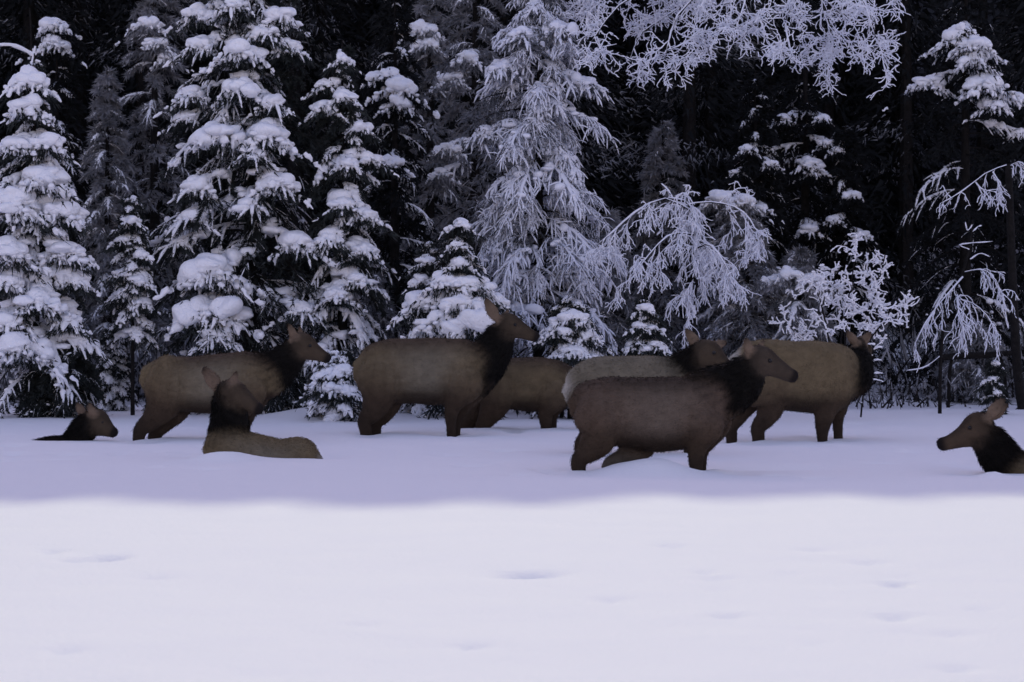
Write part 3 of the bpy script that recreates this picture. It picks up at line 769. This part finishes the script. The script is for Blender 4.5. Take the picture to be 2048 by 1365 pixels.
def elk(label, d, body, neck, head, legs, ears, seed, eyes=(), cols=None, neckcol=MANE):
    """all stations in photo pixels at distance d (+ own dy in metres): body/neck (px, py, half height px, half width m[, dy]);
    legs: list of chains (px, py, radius px, dy); ears: (base px, py, dy, tip px, py, dy)"""
    rng = np.random.default_rng(seed)
    k = d / F
    cols = cols or {}
    V = []; Fc = []; n0 = 0
    CP = []; CC = []
    def loft(st, col, sides=18, cap=True):
        nonlocal n0
        st = [tuple(s) + (0.0,) * (5 - len(s)) for s in st]
        P0 = np.array([W(s[0], s[1], d + s[4]) for s in st])
        R0 = np.array([[s[2] * k, s[3]] for s in st])
        nn = (len(st) - 1) * 5 + 1
        u = np.linspace(0, len(st) - 1, nn); i = np.clip(u.astype(int), 0, len(st) - 2); f = (u - i)[:, None]
        def cr(A):
            p0 = A[np.clip(i - 1, 0, None)]; p1 = A[i]; p2 = A[i + 1]; p3 = A[np.clip(i + 2, None, len(A) - 1)]
            return 0.5 * (2 * p1 + (p2 - p0) * f + (2 * p0 - 5 * p1 + 4 * p2 - p3) * f ** 2 + (3 * p1 - p0 - 3 * p2 + p3) * f ** 3)
        P = cr(P0); R = np.maximum(cr(R0), 0.008)
        # rounded ends
        T = nrm(np.gradient(P, axis=0))
        e0 = P[0] - T[0] * min(R[0]) * 0.6; e1 = P[-1] + T[-1] * min(R[-1]) * 0.6
        P = np.concatenate([[e0], P, [e1]]); R = np.concatenate([[R[0] * 0.55], R, [R[-1] * 0.55]])
        T = nrm(np.gradient(P, axis=0))
        ref = np.tile(np.array([0.0, 1, 0]), (len(P), 1))
        stp = np.abs(T[:, 1]) > 0.85
        ref[stp] = (1, 0, 0)
        S = nrm(ref - (ref * T).sum(1, keepdims=True) * T)
        N = np.cross(T, S)
        if N[:, 2].sum() < 0: N = -N
        a = np.arange(sides) / sides * 2 * np.pi
        ring = P[:, None] + N[:, None] * (R[:, 0:1] * np.cos(a))[..., None] + S[:, None] * (R[:, 1:2] * np.sin(a))[..., None]
        m = len(P)
        vs = np.concatenate([ring.reshape(-1, 3), P[:1] , P[-1:]])
        for r in range(m - 1):
            for c in range(sides):
                c2 = (c + 1) % sides
                Fc.append((n0 + r * sides + c, n0 + r * sides + c2, n0 + (r + 1) * sides + c2, n0 + (r + 1) * sides + c))
        for c in range(sides):
            c2 = (c + 1) % sides
            Fc.append((n0 + m * sides, n0 + c2, n0 + c)); Fc.append((n0 + m * sides + 1, n0 + (m - 1) * sides + c, n0 + (m - 1) * sides + c2))
        V.append(vs); n0 += len(vs)
        uu = np.linspace(0, 1, m)
        for r in range(m):
            for c in range(sides):
                CP.append(ring[r, c]); CC.append(col(uu[r], math.cos(a[c])))
    lerp = lambda A, B, t: tuple(x + (y - x) * min(1, max(0, t)) for x, y in zip(A, B))
    side_c = cols.get('side', TAN); back_c = cols.get('back', BRN); belly_c = cols.get('belly', DRK); rump_c = cols.get('rump', PALE); mid_c = cols.get('mid', GREY)
    def bodycol(u, v):
        c = lerp(side_c, mid_c, 1 - abs(u - 0.5) * 3)
        if v > 0.45: c = lerp(c, back_c, (v - 0.45) / 0.5)
        if v < -0.35: c = lerp(c, belly_c, (-v - 0.35) / 0.4)
        if u < 0.14: c = lerp(rump_c, c, (u - 0.06) / 0.08)
        if u > 0.84: c = lerp(c, cols.get('chest', neckcol) if v > -0.45 else BRN, (u - 0.84) / 0.1)
        return c
    loft(body, bodycol, 24)
    loft(neck, lambda u, v: lerp(lerp(cols.get('side', TAN), neckcol, (u + 0.12) / 0.25), cols.get('throat', neckcol), 0 if u < .5 else u - .5))
    hc = cols.get('head', HEAD)
    hm = (1.0, 1.08, 0.90, 0.92, 1.15)
    head = [(h[0], h[1], h[2] * q, h[3] * q) + tuple(h[4:]) for h, q in zip(head, hm)]
    loft(head, lambda u, v: lerp(lerp(lerp(MANE, hc, 0.3 + u / 0.4), DRK, 0.6 if (v > 0.6 and u > 0.3) else 0), NOSE, (u - 0.78) / 0.12))
    for lg in legs:
        tone = cols.get('leg', DRK)
        if isinstance(lg, tuple): lg, tone = lg
        (x, y, r, dy) = lg[0]
        lg = [(x, y - r * 0.95, r * 0.55, dy * 0.9), (x, y, r * 0.98, dy * 1.75)] + list(lg[1:])
        pts = [(x, y, r, r * k * 0.72, dy) for (x, y, r, dy) in lg]
        loft(pts, lambda u, v: lerp(lerp(side_c, BRN, u / 0.35), tone, (u - 0.25) / 0.4), 14)
    for (bx, by, bd, tx, ty, td) in ears:
        mx_, my_ = bx + (tx - bx) * 0.45, by + (ty - by) * 0.45
        tx, ty = bx + (tx - bx) * 1.3, by + (ty - by) * 1.3
        w = 0.29 * math.hypot(tx - bx, ty - by)
        w = max(w, 6.0)
        loft([(bx, by, w * 0.6, 0.03, bd), (mx_, my_, w, 0.032, (bd + td) / 2), (bx + (tx - bx) * .8, by + (ty - by) * .8, w * 0.65, 0.026, td), (tx, ty, w * 0.22, 0.014, td)],
             lambda u, v: lerp(EARI, DRK, (u - 0.45) * 2), 10)
    root = empty('elk', tuple(W(body[len(body) // 2][0], HORIZON + CAM_H * F / d, d)), label, 'elk', 'herd of elk in the snow')
    V = np.concatenate(V)
    off = np.array(root.location)
    me = bpy.data.meshes.new('body_rough')
    me.from_pydata((V - off).tolist(), [], Fc)
    tmp = bpy.data.objects.new('body_rough', me); COL.objects.link(tmp)
    rm = tmp.modifiers.new('r', 'REMESH'); rm.mode = 'VOXEL'; rm.voxel_size = 0.015
    s_ = tmp.modifiers.new('s', 'SMOOTH'); s_.factor = 0.5; s_.iterations = 5
    dg = bpy.context.evaluated_depsgraph_get()
    m2 = bpy.data.meshes.new_from_object(tmp.evaluated_get(dg))
    bpy.data.objects.remove(tmp); bpy.data.meshes.remove(me)
    m2.name = 'body'
    nv = len(m2.vertices)
    co = np.empty(nv * 3, np.float32); m2.vertices.foreach_get('co', co); co = co.reshape(-1, 3)
    no = np.empty(nv * 3, np.float32); m2.vertices.foreach_get('normal', no); no = no.reshape(-1, 3)
    # gentle muscle and coat unevenness
    z = np.zeros(nv)
    for q in range(8):
        f = nrm(rng.normal(size=3)) * rng.uniform(5, 18)
        z += np.sin(co @ f + rng.uniform(0, 6.28)) / 8
    co2 = co + no * (z * 0.022)[:, None]
    m2.vertices.foreach_set('co', co2.astype(np.float32).ravel())
    CPa = np.array(CP) - off; CCa = np.array(CC)
    kd = kdtree.KDTree(len(CPa))
    for i, p in enumerate(CPa): kd.insert(p, i)
    kd.balance()
    colr = np.ones((nv, 4), np.float32)
    for i in range(nv):
        hits = kd.find_n(co[i], 8)
        w = np.array([1 / (h[2] + 0.012) ** 2 for h in hits]); ix = [h[1] for h in hits]
        colr[i, :3] = (CCa[ix] * w[:, None]).sum(0) / w.sum()
    at = m2.color_attributes.new('coat', 'FLOAT_COLOR', 'POINT')
    at.data.foreach_set('color', colr.ravel())
    m2.polygons.foreach_set('use_smooth', np.ones(len(m2.polygons), bool))
    m2.materials.append(M_COAT)
    bo = bpy.data.objects.new('body', m2); COL.objects.link(bo); bo.parent = root
    # coat hair: short strands lying back along the body
    nh = 26000
    pick = rng.integers(0, nv, nh)
    hp = co2[pick] + rng.normal(0, 0.006, (nh, 3)); hn = no[pick]
    fwd = np.sign(head[-1][0] - body[0][0])
    flow = np.tile(np.array([-fwd * 0.9, 0.0, -0.75]), (nh, 1)) + rng.normal(0, 0.25, (nh, 3))
    flow = nrm(flow - (flow * hn).sum(1, keepdims=True) * hn)
    dark = colr[pick, :3].mean(1) < 0.022
    hd = nrm(flow + hn * np.where(dark, 0.5, 0.28)[:, None])
    hl = np.where(dark, rng.uniform(0.03, 0.07, nh), rng.uniform(0.012, 0.027, nh))
    headr = np.linalg.norm(hp - (W(head[2][0], head[2][1], d + (head[2][4] if len(head[2]) > 4 else 0)) - off), axis=1) < 0.26
    hl = np.where(headr, hl * 0.4, hl)
    mz = np.linalg.norm(hp - (W(head[-1][0], head[-1][1], d + (head[-1][4] if len(head[-1]) > 4 else 0)) - off), axis=1) < 0.24
    hl = np.where(mz, np.minimum(hl, 0.008), hl)
    hv, hf = spikes(hp, hd, hl, np.where(dark, 0.0035, 0.003) * np.ones(nh), rng)
    hb = MB(); hb.add(hv + off, hf)
    ho = hb.build('coat_hair', M_HAIR, root, smooth=False)
    hc4 = np.ones((nh, 4), np.float32); hc4[:, :3] = colr[pick, :3] * rng.uniform(0.8, 1.22, (nh, 1))
    a2 = ho.data.color_attributes.new('coat', 'FLOAT_COLOR', 'POINT')
    a2.data.foreach_set('color', np.repeat(hc4, 3, 0).ravel())
    for (ex, ey, ed) in eyes:
        eb = MB(); eb.add(*blobs(W(ex, ey, d + ed)[None], np.full((1, 3), 0.021), rng, ICO2, 0.0))
        eb.build('eye', M_EYE, root)
    return root

# E1: resting, far left, only back line and head above the snow
elk('elk lying deepest in the snow at far left, only head and dark back line showing', 34.0,
    [(30, 950, 40, .16), (60, 935, 48, .25), (100, 930, 54, .3), (140, 926, 55, .28), (165, 920, 45, .2), (182, 918, 28, .12)],
    [(140, 905, 34, .17), (155, 880, 28, .14), (168, 860, 26, .12), (180, 848, 24, .10)],
    [(178, 844, 24, .095), (194, 847, 25, .10), (210, 856, 20, .085, -.05), (221, 863, 13, .065, -.08), (228, 866, 9, .05, -.1)],
    [], [(167, 832, .06, 157, 812, .1), (188, 832, -.06, 180, 813, -.08)], 301, eyes=[(205, 846, -.1)], cols={'back': MANE, 'side': DRK, 'mid': BRN})
# E2: standing left
elk('leftmost standing elk with dark lowered neck, behind the resting elk with upright neck', 34.6,
    [(293, 752, 26, .12), (312, 757, 42, .21), (350, 766, 53, .28), (405, 769, 57, .31), (460, 767, 60, .30), (500, 764, 59, .25), (528, 766, 46, .18), (546, 775, 24, .1)],
    [(502, 758, 50, .18), (538, 748, 46, .15), (566, 728, 36, .12), (588, 704, 27, .1)],
    [(586, 692, 24, .1), (606, 692, 25, .1), (627, 703, 20, .085, -.03), (645, 713, 13, .06, -.05), (655, 718, 9, .05, -.06)],
    [[(334, 768, 46, -.09), (325, 812, 34, -.13), (302, 840, 21, -.13), (281, 860, 14, -.13), (276, 886, 11, -.13), (274, 950, 9, -.13)],
     [(348, 772, 44, .1), (350, 816, 31, .13), (330, 846, 19, .13), (311, 866, 13, .13), (307, 892, 10, .13), (305, 950, 9, .13)],
     [(496, 785, 38, -.1), (478, 830, 20, -.13), (470, 868, 12, -.13), (468, 945, 9, -.13)],
     [(506, 785, 36, .1), (494, 826, 20, .13), (486, 868, 12, .13), (484, 945, 9, .13)]],
    [(590, 678, -.05, 580, 655, -.08), (602, 676, .06, 600, 657, .08)], 302, eyes=[(620, 692, -.1)], cols={'rump': TAN, 'chest': TAN})
# E3: resting in front, head turned back over its body
elk('resting elk with upright dark neck and head turned back, before the leftmost standing elk', 30.4,
    [(640, 930, 10, .05), (622, 920, 24, .18), (602, 912, 36, .26), (562, 919, 38, .31), (510, 913, 42, .32), (462, 902, 46, .29), (432, 902, 38, .2), (420, 905, 22, .1)],
    [(452, 895, 42, .2), (458, 860, 39, .17), (459, 825, 36, .14), (455, 792, 29, .12)],
    [(446, 785, 23, .1), (466, 787, 25, .1, -.04), (488, 800, 21, .085, -.1), (507, 813, 14, .065, -.14), (518, 819, 10, .05, -.16)],
    [], [(438, 778, .05, 414, 746, .1), (464, 773, -.06, 470, 750, -.06)], 303, eyes=[(480, 790, -.14)], cols={'back': TAN, 'rump': (.24, .225, .20), 'chest': TAN})
# E4: standing centre, head high
elk('standing elk holding its head highest, ears up, in the middle of the herd', 36.2,
    [(720, 742, 30, .13), (738, 742, 52, .23), (775, 742, 64, .29), (830, 743, 66, .32), (885, 744, 68, .31), (925, 742, 65, .26), (952, 745, 52, .19), (970, 752, 28, .1)],
    [(935, 748, 58, .19), (970, 722, 48, .16), (992, 690, 36, .125), (1003, 660, 28, .1)],
    [(1000, 652, 24, .095), (1018, 652, 25, .10), (1040, 660, 20, .085), (1060, 670, 13, .06), (1072, 674, 9, .05)],
    [[(760, 756, 48, -.09), (757, 798, 34, -.13), (744, 826, 23, -.13), (729, 845, 14, -.13), (732, 868, 12, -.13), (730, 930, 9, -.13)],
     [(775, 758, 46, .1), (777, 802, 30, .13), (766, 830, 20, .13), (752, 848, 14, .13), (752, 868, 11, .13), (750, 930, 9, .13)],
     [(925, 770, 42, -.1), (907, 812, 20, -.14), (902, 840, 12, -.14), (903, 868, 9, -.14), (903, 930, 9, -.14)],
     [(940, 770, 38, .1), (925, 812, 20, .14), (914, 840, 12, .14), (912, 868, 10, .14), (912, 930, 9, .14)]],
    [(994, 640, -.06, 976, 606, -.08), (1008, 636, .06, 1016, 622, .1)], 304, eyes=[(1030, 650, -.09)], cols={'rump': TAN})
# E5: behind, mostly hidden head
elk('half hidden elk browsing between the high headed elk and the pale rumped elk', 37.6,
    [(962, 768, 28, .12), (980, 768, 42, .2), (1010, 766, 50, .27), (1050, 769, 54, .29), (1090, 770, 55, .27), (1118, 772, 48, .21), (1138, 778, 32, .13)],
    [(1110, 765, 46, .17), (1140, 772, 36, .14), (1175, 785, 28, .12), (1200, 800, 24, .1)],
    [(1200, 798, 22, .09), (1218, 808, 22, .09), (1235, 825, 18, .08), (1245, 842, 12, .06), (1250, 850, 8, .05)],
    [[(992, 778, 44, -.09), (988, 810, 31, -.12), (974, 838, 19, -.12), (963, 857, 13, -.12), (964, 880, 11, -.12), (964, 930, 9, -.12)],
     [(976, 778, 42, .1), (960, 814, 29, .12), (943, 838, 19, .12), (925, 857, 14, .12), (928, 880, 11, .12), (926, 930, 9, .12)],
     [(1105, 790, 34, -.1), (1093, 825, 18, -.13), (1092, 850, 13, -.13), (1092, 880, 10, -.13), (1092, 930, 9, -.13)],
     [(1115, 790, 30, .1), (1105, 825, 15, .13), (1103, 850, 10, .13), (1102, 930, 8, .13)]],
    [(1200, 785, -.05, 1188, 772, -.1), (1204, 785, .05, 1206, 768, .1)], 305, cols={'rump': TAN, 'mid': TAN}, neckcol=DRK)
# E7: behind E6 with pale rump, head turned toward the camera
elk('pale rumped elk standing behind the nearest elk, its head turned toward the camera', 31.6,
    [(1142, 788, 26, .13), (1160, 780, 48, .21), (1195, 776, 62, .27), (1250, 778, 66, .30), (1310, 780, 66, .29), (1350, 780, 60, .24), (1378, 782, 44, .17), (1395, 785, 24, .1)],
    [(1340, 770, 52, .18), (1368, 745, 42, .15, -.05), (1388, 725, 33, .12, -.12), (1402, 712, 26, .1, -.16)],
    [(1398, 706, 25, .1, -.16), (1416, 709, 26, .1, -.24), (1434, 719, 22, .085, -.34), (1449, 728, 15, .065, -.42), (1458, 733, 11, .05, -.47)],
    [[(1175, 800, 42, -.1), (1190, 845, 30, -.14), (1172, 875, 17, -.14), (1160, 895, 12, -.14), (1164, 960, 9, -.14)],
     [(1180, 800, 40, .1), (1200, 845, 28, .14), (1186, 875, 16, .14), (1180, 895, 12, .14), (1182, 960, 9, .14)],
     [(1350, 810, 40, -.1), (1360, 850, 20, -.13), (1372, 880, 12, -.13), (1382, 960, 9, -.13)],
     [(1360, 810, 36, .1), (1372, 850, 19, .13), (1386, 880, 12, .13), (1390, 960, 9, .13)]],
    [(1394, 690, -.06, 1376, 664, 0), (1424, 694, .0, 1446, 686, .06)], 307, eyes=[(1428, 706, -.42)], cols={'back': GREY, 'rump': PALE, 'side': GREY}, neckcol=MANE)
# E8: standing at right centre, going away
elk('rightmost standing elk, rump toward the herd and head turned away to the trees', 34.8,
    [(1462, 738, 32, .14), (1480, 742, 54, .23), (1515, 746, 68, .30), (1570, 752, 70, .32), (1625, 755, 73, .31, .12), (1665, 755, 72, .27, .24), (1693, 755, 58, .2, .34), (1708, 758, 34, .12, .4)],
    [(1680, 752, 58, .2, .3), (1702, 742, 50, .17, .42), (1714, 724, 38, .14, .55), (1718, 708, 28, .11, .66)],
    [(1718, 702, 25, .09, .66), (1722, 702, 26, .09, .78), (1728, 712, 20, .08, .9), (1733, 724, 14, .06, 1.0), (1736, 732, 10, .05, 1.06)],
    [[(1524, 770, 50, -.09), (1540, 808, 33, -.13), (1532, 836, 21, -.13), (1517, 856, 15, -.13), (1517, 878, 12, -.13), (1516, 940, 9, -.13)],
     [(1502, 770, 46, .1), (1484, 812, 29, .13), (1472, 838, 18, .13), (1461, 857, 14, .13), (1464, 880, 11, .13), (1462, 940, 9, .13)],
     [(1650, 790, 42, .1), (1648, 830, 21, .07), (1645, 855, 14, .06), (1645, 880, 11, .06), (1645, 940, 9, .06)],
     [(1668, 790, 40, .4), (1676, 825, 18, .44), (1677, 850, 12, .44), (1676, 935, 9, .44)],
     [(1612, 800, 30, -.02), (1610, 835, 14, -.04), (1604, 858, 10, -.04), (1602, 880, 8, -.04), (1602, 940, 8, -.04)]][:4],
    [(1712, 688, .62, 1698, 668, .58), (1724, 688, .72, 1738, 670, .74)], 308, cols={'back': TAN, 'mid': TAN}, neckcol=MANE)
# E6: nearest standing elk
elk('nearest and largest standing elk, dark brown with black mane, profile to the right', 28.3,
    [(1152, 815, 28, .12), (1166, 814, 50, .21), (1202, 820, 66, .28), (1258, 826, 72, .31), (1320, 828, 75, .32), (1378, 824, 71, .29), (1418, 815, 66, .23), (1446, 812, 50, .17), (1462, 812, 26, .1)],
    [(1400, 806, 62, .2), (1444, 786, 56, .17), (1478, 766, 46, .14), (1504, 738, 34, .115)],
    [(1502, 722, 28, .1), (1524, 722, 29, .105), (1550, 734, 24, .09), (1574, 748, 16, .065), (1588, 754, 11, .05)],
    [[(1200, 832, 55, -.09), (1196, 874, 41, -.14), (1176, 902, 26, -.14), (1158, 922, 17, -.14), (1158, 946, 15, -.14), (1156, 1020, 11, -.14)],
     ([(1245, 850, 44, .08), (1290, 888, 26, .13), (1250, 912, 20, .14), (1216, 930, 13, .14), (1222, 952, 10, .14), (1222, 1020, 9, .14)], (.10, .09, .078)),
     [(1408, 850, 44, -.1), (1396, 888, 22, -.14), (1392, 915, 14, -.14), (1392, 945, 12, -.14), (1392, 1020, 10, -.14)],
     [(1428, 845, 38, .1), (1416, 885, 19, .14), (1405, 915, 11, .14), (1400, 1020, 9, .14)]],
    [(1500, 706, -.05, 1494, 684, -.06), (1516, 704, .06, 1526, 684, .1)], 306, eyes=[(1540, 722, -.1)],
    cols={'side': (.095, .068, .052), 'mid': (.115, .092, .072), 'back': DRK, 'rump': BRN, 'head': (.054, .042, .032)})
# E9: resting at right edge facing left
elk('resting elk at the right edge facing left with its ear pricked', 28.3,
    [(2330, 950, 22, .1), (2300, 945, 40, .2), (2220, 940, 58, .3), (2130, 942, 60, .32), (2070, 945, 46, .26), (2030, 950, 34, .18), (2005, 958, 20, .1)],
    [(2035, 942, 34, .2), (2005, 920, 38, .17), (1985, 893, 37, .14), (1974, 870, 33, .12)],
    [(1976, 860, 32, .105), (1952, 862, 33, .11), (1924, 874, 26, .09), (1898, 885, 18, .068), (1882, 889, 13, .055)],
    [], [(1978, 836, -.07, 2001, 806, -.1), (1982, 838, .07, 2008, 815, .1)], 309, eyes=[(1940, 856, -.1)], cols={'back': BRN, 'head': (.058, .041, .028)})
